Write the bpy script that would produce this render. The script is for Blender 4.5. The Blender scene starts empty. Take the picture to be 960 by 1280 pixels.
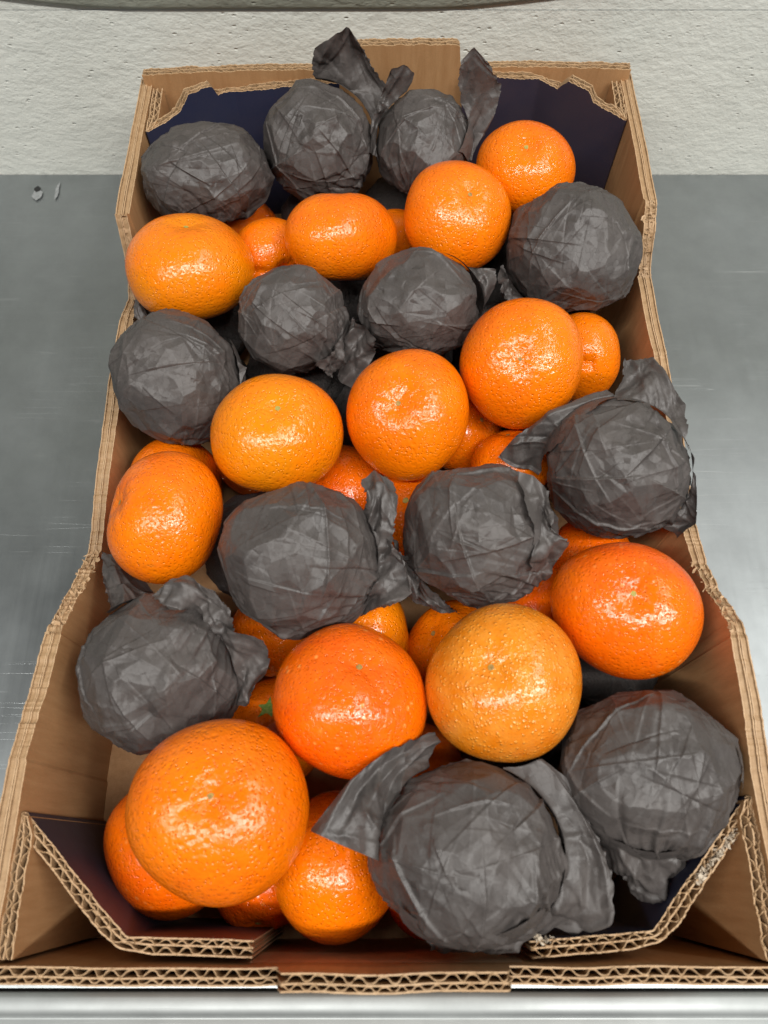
import bpy, bmesh, math, time
import numpy as np
from mathutils import Vector, Matrix, noise
T0 = time.time()
rad = math.radians
scene = bpy.context.scene

# ------------------------------------------------------------------ camera
cd = bpy.data.cameras.new('camera'); cam = bpy.data.objects.new('camera', cd)
scene.collection.objects.link(cam); scene.camera = cam
cd.sensor_fit = 'HORIZONTAL'; cd.sensor_width = 36.0; cd.lens = 955 / 960 * 36
cd.clip_start = 0.01; cd.clip_end = 50
cam.location = (0, 0, 0.436); cam.rotation_euler = (rad(24.2), 0, 0)
cd.dof.use_dof = True; cd.dof.focus_distance = 0.42; cd.dof.aperture_fstop = 16.0
scene.render.resolution_x = 768; scene.render.resolution_y = 1024

# ------------------------------------------------------------------ light
world = bpy.data.worlds.new('World'); scene.world = world; world.use_nodes = True
bg = world.node_tree.nodes['Background']
bg.inputs['Color'].default_value = (0.93, 0.97, 1.0, 1); bg.inputs['Strength'].default_value = 0.085

def area(name, loc, target, sx, sy, power, col):
    l = bpy.data.lights.new(name, 'AREA'); l.shape = 'RECTANGLE'; l.size = sx; l.size_y = sy
    l.energy = power; l.color = col
    o = bpy.data.objects.new(name, l); scene.collection.objects.link(o)
    o.location = loc
    d = Vector(target) - Vector(loc); o.rotation_euler = d.to_track_quat('-Z', 'Y').to_euler()
    return o
area('ceiling_light', (0.3, -0.46, 1.78), (0.3, 0.2, 0.05), 4.0, 0.10, 68, (1, 0.985, 0.95))
area('ceiling_light', (1.0, 0.15, 1.9), (0.6, 0.2, 0.05), 1.8, 0.12, 20, (1, 0.985, 0.95))
scene.view_settings.view_transform = 'Standard'; scene.view_settings.look = 'None'
scene.view_settings.exposure = 0.0; scene.view_settings.gamma = 1.0

# ------------------------------------------------------------------ materials
class NT:
    def __init__(s, name):
        s.m = bpy.data.materials.new(name); s.m.use_nodes = True
        s.t = s.m.node_tree; s.b = s.t.nodes['Principled BSDF']
        s.tc = s.t.nodes.new('ShaderNodeTexCoord')
    def n(s, typ, ins={}, **kw):
        nd = s.t.nodes.new('ShaderNode' + typ)
        for k, v in kw.items(): setattr(nd, k, v)
        for k, v in ins.items(): s.set(nd.inputs[k], v)
        return nd
    def set(s, sock, v):
        if isinstance(v, bpy.types.NodeSocket): s.t.links.new(v, sock)
        else: sock.default_value = v
    def P(s, **kw):
        for k, v in kw.items(): s.set(s.b.inputs[k.replace('_', ' ')], v)
    def mapping(s, vec, scale, rot=(0, 0, 0)):
        return s.n('Mapping', {'Vector': vec, 'Scale': scale, 'Rotation': rot}).outputs[0]
    def noise(s, vec, scale, detail=3, rough=.55, dist=0):
        return s.n('TexNoise', {'Vector': vec, 'Scale': scale, 'Detail': detail, 'Roughness': rough, 'Distortion': dist}).outputs[0]
    def ramp(s, f, a, b, lo=0., hi=1.):
        return s.n('MapRange', {'Value': f, 'From Min': a, 'From Max': b, 'To Min': lo, 'To Max': hi}).outputs[0]
    def mix(s, f, a, b, blend='MIX'):
        nd = s.t.nodes.new('ShaderNodeMix'); nd.data_type = 'RGBA'; nd.blend_type = blend
        s.set(nd.inputs[0], f); s.set(nd.inputs[6], a); s.set(nd.inputs[7], b); return nd.outputs[2]
    def math(s, op, a, b=0., c=None):
        nd = s.t.nodes.new('ShaderNodeMath'); nd.operation = op
        s.set(nd.inputs[0], a); s.set(nd.inputs[1], b)
        if c is not None: s.set(nd.inputs[2], c)
        return nd.outputs[0]
    def bump(s, h, dist, strength=1., normal=None):
        nd = s.n('Bump', {'Height': h, 'Distance': dist, 'Strength': strength})
        if normal is not None: s.set(nd.inputs['Normal'], normal)
        return nd.outputs[0]
def c4(*c): return (*c, 1)

def orange_mat(name, c_a, c_b, c_spot, pore=1.0, raised=False, rough=.17, pore_scale=680, flecks=False):
    k = NT(name); oc = k.tc.outputs['Object']
    rnd = k.n('ObjectInfo').outputs['Random']
    off = k.n('VectorMath', {0: oc, 1: k.n('CombineXYZ', {'X': rnd, 'Y': k.math('MULTIPLY', rnd, 7.), 'Z': 0.}).outputs[0]}, operation='ADD').outputs[0]
    big = k.noise(off, 22, 2)
    col = k.mix(k.ramp(big, .42, .60), c4(*c_a), c4(*c_b))
    mid = k.noise(off, 130, 4, .6)
    col = k.mix(k.ramp(mid, .35, .75, 0, .35), col, c4(*c_spot))
    # oil glands
    warp = k.n('VectorMath', {0: off, 1: k.n('VectorMath', {0: k.n('TexNoise', {'Vector': off, 'Scale': 90., 'Detail': 1.}).outputs[1], 'Scale': .0025}, operation='SCALE').outputs[0]}, operation='ADD').outputs[0]
    vo = k.n('TexVoronoi', {'Vector': warp, 'Scale': float(pore_scale), 'Randomness': .9}).outputs['Distance']
    vo2 = k.n('TexVoronoi', {'Vector': warp, 'Scale': pore_scale * (.62 if raised else .45), 'Randomness': 1.}).outputs['Distance']
    pit = k.ramp(vo, 0, .42)
    col = k.mix(k.ramp(vo, .05, .35, .20, 0), col, c4(*(np.array(c_b) * (.62, .45, .3)))) if not raised else k.mix(k.ramp(vo2, .06, .26, .85, 0), col, c4(*c_spot))
    if flecks:
        vf = k.n('TexVoronoi', {'Vector': warp, 'Scale': 190., 'Randomness': 1.})
        fl = k.math('MULTIPLY', k.ramp(vf.outputs['Distance'], .10, .24, 1, 0), k.ramp(k.noise(off, 60, 3), .47, .6))
        col = k.mix(k.math('MULTIPLY', fl, .55), col, c4(.93, .42, .10))
    # scuffs and rind marks
    sc = k.noise(k.mapping(off, (1, 1, 1.6)), 60, 5, .7, 1.2)
    col = k.mix(k.ramp(sc, .64, .76, 0, .45), col, c4(.40, .17, .03))
    k.P(Base_Color=col)
    sm = lambda v, w: k.n('MapRange', {'Value': v, 'From Min': 0., 'From Max': w, 'To Min': 0., 'To Max': 1.}, interpolation_type='SMOOTHERSTEP').outputs[0]
    h = k.math('ADD', k.math('MULTIPLY', sm(vo, .45), 1.0 if not raised else -.5), k.math('MULTIPLY', sm(vo2, .5), .7 if not raised else -1.5))
    h = k.math('ADD', h, k.math('MULTIPLY', k.noise(off, 420, 3), 1.15))
    b = k.bump(h, .00034 * pore, .9)
    k.P(Normal=b, Roughness=k.ramp(k.noise(off, 45, 3), .3, .7, rough - .05, rough + .06), Specular_IOR_Level=.55)
    k.P(Subsurface_Weight=.06, Subsurface_Radius=(1., .35, .08), Subsurface_Scale=.004)
    return k.m
OR = {
 'mid':  orange_mat('mandarin_peel_orange', (.86, .176, .001), (.81, .138, .001), (.88, .235, .003)),
 'deep': orange_mat('mandarin_peel_deep_orange', (.85, .142, .001), (.81, .100, .001), (.87, .19, .004), .95, rough=.15, flecks=True),
 'gold': orange_mat('mandarin_peel_golden', (.70, .200, .003), (.66, .165, .003), (.92, .45, .08), .85, True, pore_scale=820),
 'warm': orange_mat('mandarin_peel_warm', (.86, .185, .001), (.74, .21, .002), (.87, .235, .004), 1.0),
 'pitted': orange_mat('mandarin_peel_pitted', (.85, .178, .001), (.81, .142, .001), (.87, .225, .004), 1.25, rough=.19, pore_scale=560),
}
def simple_mat(name, col, rough, col2=None, sc=300, bump=.0002):
    k = NT(name); oc = k.tc.outputs['Object']; nz = k.noise(oc, sc, 3)
    k.P(Base_Color=k.mix(k.ramp(nz, .35, .65), c4(*col), c4(*(col2 or col))), Roughness=rough, Normal=k.bump(nz, bump))
    return k.m
M_scar = simple_mat('stem_scar', (.42, .26, .06), .7, (.22, .12, .03), 900)
M_stem = simple_mat('olive_stem_dot', (.42, .36, .07), .6, (.30, .24, .06), 900)
M_calyx = simple_mat('green_calyx', (.10, .22, .03), .6, (.30, .34, .08), 700)

def paper_mat():
    k = NT('black_tissue_paper'); oc = k.tc.outputs['Object']
    rnd = k.n('ObjectInfo').outputs['Random']
    off = k.n('VectorMath', {0: oc, 1: k.n('CombineXYZ', {'X': rnd, 'Y': k.math('MULTIPLY', rnd, 5.), 'Z': 0.}).outputs[0]}, operation='ADD').outputs[0]
    def facets(scale, warp, st=(1, 1, 1), rot=0):        # every cell a small tilted plane: crisp crumple facets
        w = k.n('VectorMath', {0: off, 1: k.n('VectorMath', {0: k.n('TexNoise', {'Vector': off, 'Scale': 45., 'Detail': 1.}).outputs[1], 'Scale': warp}, operation='SCALE').outputs[0]}, operation='ADD').outputs[0]
        w = k.mapping(w, st, (rot, rot * 1.7, rot * .6))
        v = k.n('TexVoronoi', {'Vector': w, 'Scale': float(scale), 'Randomness': 1.})
        d = k.n('VectorMath', {0: w, 1: v.outputs['Position']}, operation='SUBTRACT').outputs[0]
        g = k.n('VectorMath', {0: v.outputs['Color'], 1: (.5, .5, .5)}, operation='SUBTRACT').outputs[0]
        return k.n('VectorMath', {0: d, 1: g}, operation='DOT_PRODUCT').outputs['Value']     # metres
    m1 = k.ramp(k.noise(off, 38, 2), .40, .56); m2 = k.ramp(k.noise(off, 60, 2), .50, .62)
    h = k.math('ADD', k.math('MULTIPLY', k.math('MULTIPLY', facets(70, .003, (1, .38, 1), .6), m1), .36), k.math('MULTIPLY', k.math('MULTIPLY', facets(150, .002, (1, 1, .35), -.5), m2), .34))
    h = k.math('ADD', h, k.math('MULTIPLY', facets(330, .001, (1, .6, 1), 1.1), .26))
    n1 = k.bump(h, 1.0, .8)
    fib = k.noise(k.mapping(off, (1, 1, 4)), 900, 3, .6)
    n2 = k.bump(fib, .00008, .5, n1)
    blot = k.noise(off, 35, 4, .6)
    col = k.mix(k.ramp(blot, .35, .7), c4(.052, .045, .042), c4(.076, .065, .060))
    col = k.mix(k.ramp(fib, .4, .75, 0, .35), col, c4(.10, .09, .085))
    k.P(Base_Color=col, Normal=n2, Roughness=k.ramp(blot, .3, .7, .43, .56), Specular_IOR_Level=.50)
    return k.m
M_paper = paper_mat()

def card_mat(name, col, col2, streak_axis=2):
    k = NT(name); oc = k.tc.outputs['Object']
    s = [260, 260, 260]; s[streak_axis] = 28
    fib = k.noise(k.mapping(oc, tuple(s)), 1, 5, .65)
    fine = k.noise(oc, 1500, 3, .6); blot = k.noise(oc, 26, 4, .6)
    c = k.mix(k.ramp(fib, .35, .68), c4(*col), c4(*col2))
    c = k.mix(k.ramp(fine, .4, .8, 0, .35), c, c4(*(np.array(col) * .55)))
    c = k.mix(k.ramp(blot, .45, .75, 0, .30), c, c4(*(np.array(col) * (.75, .66, .58))))
    k.P(Base_Color=c, Roughness=k.ramp(blot, .3, .7, .5, .68), Specular_IOR_Level=.35)
    k.P(Normal=k.bump(k.math('ADD', fib, k.math('MULTIPLY', fine, .6)), .00035, .6))
    return k.m
M_kraft = card_mat('brown_kraft_cardboard', (.47, .262, .120), (.385, .198, .083))
M_edge = card_mat('cardboard_cut_edge', (.50, .335, .19), (.38, .24, .13))
M_flute = card_mat('cardboard_flute', (.40, .26, .14), (.31, .19, .095))
def navy_mat(name, a, b):
    k = NT(name); oc = k.tc.outputs['Object']
    blot = k.noise(oc, 30, 4, .6); fine = k.noise(oc, 1400, 3)
    rib = k.n('TexWave', {'Vector': k.mapping(oc, (1, 1, .02)), 'Scale': 60., 'Distortion': 1.5}).outputs[1]
    c = k.mix(k.ramp(blot, .35, .7), c4(*a), c4(*b))
    c = k.mix(k.ramp(fine, .55, .8, 0, .25), c, c4(.10, .08, .08))
    k.P(Base_Color=c, Roughness=k.ramp(blot, .3, .7, .42, .55), Specular_IOR_Level=.45, Normal=k.bump(fine, .0001, .5))
    return k.m
M_navy = navy_mat('navy_printed_liner', (.024, .028, .062), (.030, .031, .060))
M_plum = navy_mat('dark_plum_printed_liner', (.036, .030, .050), (.048, .035, .050))

def steel_mat(name, base, rough, dx, scratch=1.):
    k = NT(name); g = k.tc.outputs['Object']
    br = k.noise(k.mapping(g, (6, 320, 60) if dx else (320, 6, 60)), 1, 4, .6)
    blot = k.noise(g, 7, 4, .6); sp = k.noise(g, 40, 5, .65)
    r = k.math('ADD', k.ramp(blot, .3, .7, rough - .09, rough + .10), k.ramp(br, .3, .7, -.02, .02))
    c = k.mix(k.ramp(sp, .3, .75), c4(*base), c4(*(np.array(base) * .84)))
    # scratches : thin stretched noise lines in a few directions
    tot = None
    for ang, sc, th in ((.18, 1.0, .0016), (2.75, .8, .0014), (1.2, .9, .0009), (.62, 1.3, .0011)):
        v = k.mapping(g, (2.2 * sc, 90 * sc, 1), (0, 0, ang))
        nz = k.noise(v, 1, 1, .5, 0)
        ln = k.ramp(k.math('ABSOLUTE', k.math('SUBTRACT', nz, .5)), 0, th * 2.2, 1, 0)
        gate = k.ramp(k.noise(k.mapping(g, (1, 1, 1), (0, 0, ang + 1)), 17, 2), .52, .66)
        ln = k.math('MULTIPLY', ln, gate)
        tot = ln if tot is None else k.math('MAXIMUM', tot, ln)
    tot = k.math('MULTIPLY', tot, scratch)
    c = k.mix(k.math('MULTIPLY', tot, .12), c, c4(.9, .9, .88))
    k.P(Base_Color=c, Metallic=.85, Roughness=k.math('ADD', r, k.math('MULTIPLY', tot, .15)))
    k.P(Normal=k.bump(k.math('ADD', k.math('MULTIPLY', br, .5), k.math('MULTIPLY', tot, -1.)), .00006, .6))
    return k.m
M_steel = steel_mat('brushed_steel', (.295, .315, .32), .40, False)
M_rail = steel_mat('steel_rail', (.43, .45, .445), .60, True, .5)
def wall_mat(name, c1, c2):
    k = NT(name); g = k.tc.outputs['Object']
    big = k.noise(k.mapping(g, (1, 1, 1.7)), 55, 5, .62)
    med = k.noise(k.mapping(g, (1, 1, 1.5)), 190, 4, .6)
    fine = k.noise(g, 900, 3, .6)
    vo = k.n('TexVoronoi', {'Vector': k.mapping(g, (1, 1, 1.9), (0, .3, 0)), 'Scale': 110., 'Randomness': 1.}).outputs['Distance']
    pits = k.math('MULTIPLY', k.ramp(vo, .04, .2, 1, 0), k.ramp(big, .48, .6))
    h = k.math('ADD', k.math('MULTIPLY', big, 2.), k.math('ADD', k.math('MULTIPLY', med, .9), k.math('MULTIPLY', fine, .22)))
    h = k.math('SUBTRACT', h, k.math('MULTIPLY', pits, 1.2))
    c = k.mix(k.ramp(k.noise(g, 9, 4), .35, .7), c4(*c1), c4(*c2))
    c = k.mix(k.math('MULTIPLY', pits, .35), c, c4(.38, .37, .31))
    k.P(Base_Color=c, Roughness=.6, Normal=k.bump(h, .0008, .8), Specular_IOR_Level=.4)
    return k.m
M_wall = wall_mat('rough_painted_plaster', (.68, .69, .635), (.62, .63, .575))
M_band = wall_mat('grey_green_band', (.33, .34, .28), (.28, .29, .24))
M_tape = NT('clear_tape'); M_tape.P(Base_Color=c4(.55, .42, .30), Roughness=.16, Alpha=.35, Specular_IOR_Level=.8); M_tape = M_tape.m
M_fluff = simple_mat('torn_white_paper', (.52, .44, .34), .95, (.42, .34, .25), 800, .0005)

# ------------------------------------------------------------------ helpers
def link(name, verts, faces, mats, parent=None, smooth=True, midx=None):
    me = bpy.data.meshes.new(name)
    me.from_pydata([tuple(v) for v in verts], [], [tuple(f) for f in faces]); me.update()
    for m in (mats if isinstance(mats, (list, tuple)) else [mats]): me.materials.append(m)
    if midx is not None: me.polygons.foreach_set('material_index', np.asarray(midx, dtype=np.int32))
    if smooth: me.polygons.foreach_set('use_smooth', [True] * len(me.polygons))
    o = bpy.data.objects.new(name, me); scene.collection.objects.link(o)
    if parent: o.parent = parent
    return o
def grid_faces(n, m, base=0, flip=False):
    i, j = np.meshgrid(np.arange(n - 1), np.arange(m - 1), indexing='ij')
    a = (base + i * m + j).ravel()
    f = np.stack([a, a + 1, a + m + 1, a + m], 1)
    return f[:, ::-1] if flip else f
def thing(name, label, cat, loc, group=None):
    o = bpy.data.objects.new(name, None); scene.collection.objects.link(o); o.location = loc
    o.empty_display_size = .02; o['label'] = label; o['category'] = cat
    if group: o['group'] = group
    return o
def nz1(x, seed, f):          # smooth 1d noise, vectorised
    rs = np.random.RandomState(seed); t = rs.rand(4096) * 2 - 1
    x = np.asarray(x) * f + 500.; i = np.floor(x).astype(int); u = x - i; u = u * u * (3 - 2 * u)
    return t[i % 4096] * (1 - u) + t[(i + 1) % 4096] * u

# ------------------------------------------------------------------ setting : wall
def make_wall():
    YW = .4849
    f = link('wall', [(-2, YW, -.6), (2, YW, -.6), (2, YW, .127), (-2, YW, .127)], [(0, 1, 2, 3)], M_wall, smooth=False)
    f['kind'] = 'structure'
    # band above: darker grey-green strip standing slightly proud, with a wavy lower lip
    n = 260; xs = np.linspace(-2, 2, n)
    lip = .1275 + np.where(xs < 0, .010 * np.clip((-xs - .16) / .1, 0, 1) ** 1.5, .009 * np.clip((xs - .03) / .09, 0, 3) ** 1.3)
    prof = [(0, 0), (-.0015, .0012), (-.003, .004), (-.003, .02), (-.003, .5)]
    V = []
    for x, z in zip(xs, lip):
        for dy, dz in prof: V.append((x, YW + dy, z + dz))
    o = link('wall_band', V, grid_faces(n, len(prof), flip=True), M_band); o['kind'] = 'structure'
    w = link('wall_upper', [(-2, YW + .0005, .127), (2, YW + .0005, .127), (2, YW + .0005, .6), (-2, YW + .0005, .6)], [(0, 1, 2, 3)], M_wall, smooth=False)
    w['kind'] = 'structure'
make_wall()

# ------------------------------------------------------------------ counter
counter = thing('steel_counter', 'brushed stainless steel counter with fine scratches and a rolled front edge under the box', 'counter', (0, .2, 0))
def make_counter():
    nx, ny = 60, 24
    X = np.linspace(-1.2, 1.2, nx); Y = np.linspace(-.0592, .4845, ny)
    V = [(x, y - .2, .0004 * math.sin(x * 9 + y * 5) * (1 if .0 < y < .45 else 0)) for x in X for y in Y]
    link('counter_top', V, grid_faces(nx, ny, flip=True), M_steel, counter)
    # rolled front rail, standing a hair in front of the sheet
    prof = [(-.0605, -.02), (-.0605, -.001), (-.0612, .0012), (-.0630, .0022), (-.0670, .0026), (-.0700, .0020), (-.0712, .0004), (-.0722, .0004), (-.0740, .0016), (-.0800, .0012), (-.0900, -.002), (-.0960, -.010), (-.0970, -.04)]
    n = 40; V = []
    for x in np.linspace(-1.2, 1.2, n):
        for y, z in prof: V.append((x, y - .2, z + .0002 * math.sin(x * 37)))
    link('rolled_edge', V, grid_faces(n, len(prof)), M_rail, counter)
    link('under_shelf', [(-1.2, -.30, -.035), (1.2, -.30, -.035), (1.2, .285, -.035), (-1.2, .285, -.035)], [(0, 1, 2, 3)], M_steel, counter, False)
make_counter()
def counter_marks():
    rs = np.random.RandomState(8)
    def blob(name, cx, cy, rx, ry, z, mat, n=22, j=.25):
        V = [(cx, cy - .2, z)] + [(cx + rx * (1 + j * rs.randn() * .5) * math.cos(a), cy - .2 + ry * (1 + j * rs.randn() * .5) * math.sin(a), z) for a in np.linspace(0, 2 * np.pi, n, endpoint=False)]
        return link(name, V, [(0, 1 + k, 1 + (k + 1) % n) for k in range(n)], mat, counter, False)
    M_hole = simple_mat('dark_hole', (.01, .01, .01), .6); M_lime = simple_mat('limescale_stain', (.26, .27, .27), .5, (.20, .21, .21), 260)
    blob('water_stain', -.2515, .4660, .0014, .0085, .0011, M_lime); blob('water_stain', -.2660, .4630, .0035, .0060, .0011, M_lime)
    blob('drain_hole', -.2668, .4680, .0026, .0026, .0014, M_hole, 14, .2)
counter_marks()

# ------------------------------------------------------------------ cardboard box
crate = thing('cardboard_crate', 'open brown corrugated cardboard fruit box with navy lined corner posts, packed with mandarins', 'cardboard box', (0, .205, .001))
CO = np.array([0, .205, .001])
def resample(path, ds, rnd=.0022):
    path = [np.array(p, float) for p in path]
    segs = []
    for a, b in zip(path[:-1], path[1:]):
        n = max(2, int(np.linalg.norm(b - a) / ds)); segs.append(a + (b - a) * np.linspace(0, 1, n, endpoint=False)[:, None])
    P = np.vstack(segs + [path[-1][None]])
    k = max(1, int(rnd / ds)); 
    for _ in range(3):      # soften the fold lines
        Q = P.copy(); Q[1:-1] = (P[:-2] + P[1:-1] * 2 + P[2:]) / 4; P = Q
    s = np.r_[0, np.cumsum(np.linalg.norm(np.diff(P, axis=0), axis=1))]
    t = np.gradient(P, axis=0); t /= np.linalg.norm(t, axis=1)[:, None] + 1e-12
    return P, s, t
def board(name, parent, path, side, ztop, zbot, layers, seed=1, ds=.00075, jit=.0005, crush=None, face_mats=(0, 0), mats=None, wob=.0004):
    """corrugated board following a plan path; layers = list of ('liner', offset) or ('wave', offset, amplitude, period)
       side=+1: the board lies to the right of the travel direction"""
    P, s, t = resample(path, ds)
    nrm = np.stack([t[:, 1], -t[:, 0]], 1) * side
    for _ in range(2): nrm[1:-1] = (nrm[:-2] + nrm[1:-1] * 2 + nrm[2:]) / 4
    nrm /= np.linalg.norm(nrm, axis=1)[:, None] + 1e-9
    P = P + nrm * (nz1(s, seed + 77, 40) * wob)[:, None]
    cr = np.ones(len(s)) if crush is None else crush(s)
    zt = ztop(s) if callable(ztop) else np.full(len(s), float(ztop))
    V, F, MI = [], [], []
    base = 0
    N = len(s)
    for li, L in enumerate(layers):
        if L[0] == 'liner':
            off = np.full(N, L[1]); th = .00030; top = zt + nz1(s, seed + li * 3, 900) * jit * .7 + nz1(s, seed + li, 160) * jit
            m_in = face_mats[0] if li == 0 else 1; m_out = face_mats[1] if li == len(layers) - 1 else 1
        elif L[0] == 'wave':
            ph = 2 * np.pi * s / L[3] + nz1(s, seed + li * 5, 90) * 1.1 + nz1(s, seed + li * 7, 330) * .45 + li
            w = np.sin(ph); w = np.sign(w) * np.abs(w) ** .6
            off = L[1] + L[2] * w * (1 - .25 * np.abs(nz1(s, seed + li, 120))) + nz1(s, seed + 2 * li, 260) * .00022; th = .00030; top = zt + nz1(s, seed + li * 3, 1100) * jit * 1.1 - .0002
            m_in = m_out = 2
        else:                                # 'core': flutes seen lengthways, a ragged recessed strip
            off = np.full(N, L[1]); th = L[2]; top = zt - .0009 + nz1(s, seed + li * 3, L[3]) * jit * L[4] 
            m_in = m_out = 2
        off = off * cr
        for dz_i, (o1, zz) in enumerate((((off - th), zbot), ((off - th), top), ((off + th), top), ((off + th), zbot))):
            q = P + nrm * o1[:, None]
            z = np.full(N, float(zz)) if np.isscalar(zz) else zz
            V.append(np.c_[q, z])
        # layout: 4 rows of N
        idx = base + np.arange(4)[:, None] * N + np.arange(N)[None]
        for r, mi in ((0, m_in), (1, 1 if L[0] == 'liner' else 2), (2, m_out)):
            a = idx[r, :-1]; b = idx[r, 1:]; c = idx[r + 1, 1:]; d = idx[r + 1, :-1]
            F.append(np.stack([a, b, c, d], 1)); MI += [mi] * (N - 1)
        F.append(np.array([[idx[0, 0], idx[1, 0], idx[2, 0], idx[3, 0]], [idx[0, -1], idx[3, -1], idx[2, -1], idx[1, -1]]])); MI += [1, 1]
        base += 4 * N
    V = np.vstack(V) - CO; F = np.vstack(F)
    return link(name, V, F, mats or [M_kraft, M_edge, M_flute], parent, False, MI)
# double wall board 6.6 mm : B flute + C flute
DW = [('liner', .0003), ('wave', .0015, .00095, .0061), ('liner', .0026), ('wave', .0042, .0013, .0077), ('liner', .0057)]
def stepfn(pts, w=.0008):
    xs = np.array([p[0] for p in pts]); ys = np.array([p[1] for p in pts])
    return lambda s: np.interp(s, xs, ys)
XL, XR, YF, YB = -.155, .157, -.0435, .4525
# end panels; path runs along their outer face, board lies inside
rear_top = stepfn([(0, .1112), (.060, .1140), (.1195, .1150), (.1210, .1160), (.1220, .1285), (.1245, .1305), (.1960, .1310), (.1985, .1290), (.1990, .1165), (.2000, .1155), (.23, .1165), (.312, .1150)])
board('end_panel', crate, [(XL + .003, YB), (XR - .003, YB)], 1, rear_top, .001, DW[::-1] and DW, 11)
front_top = stepfn([(0, .1085), (.06, .1095), (.1140, .1100), (.1150, .1180), (.1170, .1270), (.1600, .1275), (.1965, .1270), (.1985, .1180), (.1990, .1105), (.25, .1100), (.312, .1085)])
board('end_panel', crate, [(XL + .002, YF), (XR - .002, YF)], -1, front_top, .001, DW, 12, wob=.0006)
# side panels: two thin plies folded over, cut edge shows as long lines, ragged on the slopes
SWL = [('liner', .0003), ('core', .0018, .0011, 420, .5), ('liner', .0033), ('liner', .0042), ('core', .0057, .0011, 380, .5), ('liner', .0074)]
def side_ply(name, x, sgn, prof, seed):
    xs = np.array([p[0] for p in prof]); zs = np.array([p[1] for p in prof])
    f = lambda s: np.interp(YF + s, xs, zs)
    slope = lambda s: np.clip(np.abs(np.gradient(f(s), s)) * 2.5, 0, 1)
    def zt(s): return f(s) + nz1(s, seed, 330) * .0008 * slope(s) + nz1(s, seed + 1, 900) * .0007 * slope(s)
    o = board(name, crate, [(x, YF), (x, YB)], sgn, zt, .001, SWL, seed, jit=.00022, wob=.0005, crush=lambda s: 1 - .15 * slope(s) + .10 * nz1(s, seed + 3, 25))
    # torn flutes standing open on the steep cuts
    rs = np.random.RandomState(seed); V = []; F = []
    s = np.arange(0, YB - YF, .0011); sl = slope(s)
    for si, k in zip(s, sl):
        if k < .6: continue
        for _ in range(2):
            c = np.array([x + sgn * rs.uniform(.0006, .0072), YF + si, f(si) + rs.uniform(-.0008, .0006)]) - CO
            u = rs.randn(3) * .0007; v = rs.randn(3) * .0006; b = len(V)
            V += [c - u - v, c + u - v * .4, c + u * .6 + v, c - u * .7 + v * 1.2]; F.append((b, b + 1, b + 2, b + 3))
    fz = link('torn_fibres', V, F, M_edge, o, False); fz['kind'] = 'stuff'
    return o
PL = [(-.05, .1060), (.0174, .1057), (.036, .1054), (.0672, .0985), (.0930, .0945), (.0990, .0905), (.125, .0735), (.1449, .0625), (.155, .0640), (.19, .069), (.2414, .0741), (.2867, .0731), (.308, .0680), (.3190, .0735), (.3295, .0905), (.3361, .1050), (.40, .1045), (.4605, .1045)]
PR = [(-.05, .1085), (.0324, .1095), (.0576, .1122), (.0860, .1140), (.0930, .1120), (.1120, .0955), (.1300, .0860), (.1547, .0822), (.18, .085), (.2126, .0873), (.2615, .0839), (.3114, .0823), (.3190, .0870), (.3300, .1010), (.343, .1095), (.40, .1090), (.4577, .1080)]
side_ply('side_panel', XL, 1, PL, 21)
side_ply('side_panel', XR, -1, PR, 22)
# corner posts: flap glued to the side panel, folded back diagonally, then along the end panel
def crush_at(*folds):
    def f(s):
        r = np.ones(len(s))
        for s0, lo in folds: r = np.minimum(r, lo + (1 - lo) * np.clip(np.abs(s - s0) / .009, 0, 1))
        return r
    return f
def rim(s0, pts, a, b):   # profile: a on the flap, then pts measured from the fold s0, then b
    xs = [0, s0 - .001] + [s0 + p[0] / 1000 for p in pts]; zs = [a, pts[0][1] / 1000 if b is None else a] + [p[1] / 1000 for p in pts]
    return lambda s: np.interp(s, xs, zs)
IL, IR = XL + .0082, XR - .0082
def post(name, path, side, ztop, s0, s1, mat, seed, label=None, jit=.0006):
    o = board(name, crate, path, side, ztop, .002, DW, seed, crush=crush_at((s0, .35), (s1, .75)), face_mats=(3, 0), mats=[M_kraft, M_edge, M_flute, mat], jit=jit)
    if label: o['label'] = label
    return o
p = [(IL, YB - .0075), (IL, .406), (-.0945, .4405), (-.028, .4405)]
l1 = .039; l2 = math.dist(p[1], p[2])
post('corner_post', p, -1, rim(l1, [(1.3, 102.4), (16.7, 103.8), (23.1, 106.0), (28, 111), (31.4, 115.0), (47.7, 114.0), (50.1, 107.0), (63.6, 104.5), (88, 107), (113, 109.5), (130, 109.5)], .1030, 1), l1, l1 + l2, M_navy, 31, 'navy corner post at the back left, its top edge cut wavy')
p = [(IR, YB - .0075), (IR, .411), (.0965, .4405), (.050, .4405)]
l1 = .034; l2 = math.dist(p[1], p[2])
post('corner_post', p, 1, rim(l1, [(2.3, 107.6), (13.6, 109.3), (22.1, 111.0), (26.8, 117), (40.6, 118.5), (46.4, 110.5), (55.1, 111.4), (64.7, 113.2), (80, 113.4), (120, 114.5)], .1080, 1), l1, l1 + l2, M_plum, 32, 'plum tinted corner post at the back right, its top edge cut wavy')
p = [(IL, YF + .0075), (IL, .0165), (-.099, -.0288), (-.0500, -.0300)]
l1 = .0525; l2 = math.dist(p[1], p[2])
post('corner_post', p, 1, rim(l1, [(0, 102), (20, 100.5), (45, 101.5), (64, 101), (110, 101)], .1035, 1), l1, l1 + l2, M_plum, 33, 'plum tinted corner post at the front left with an open honeycomb edge', .0008)
p = [(IR, YF + .0075), (IR, .0225), (.1040, -.0265), (.0560, -.0300)]
l1 = .0585; l2 = math.dist(p[1], p[2])
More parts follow.
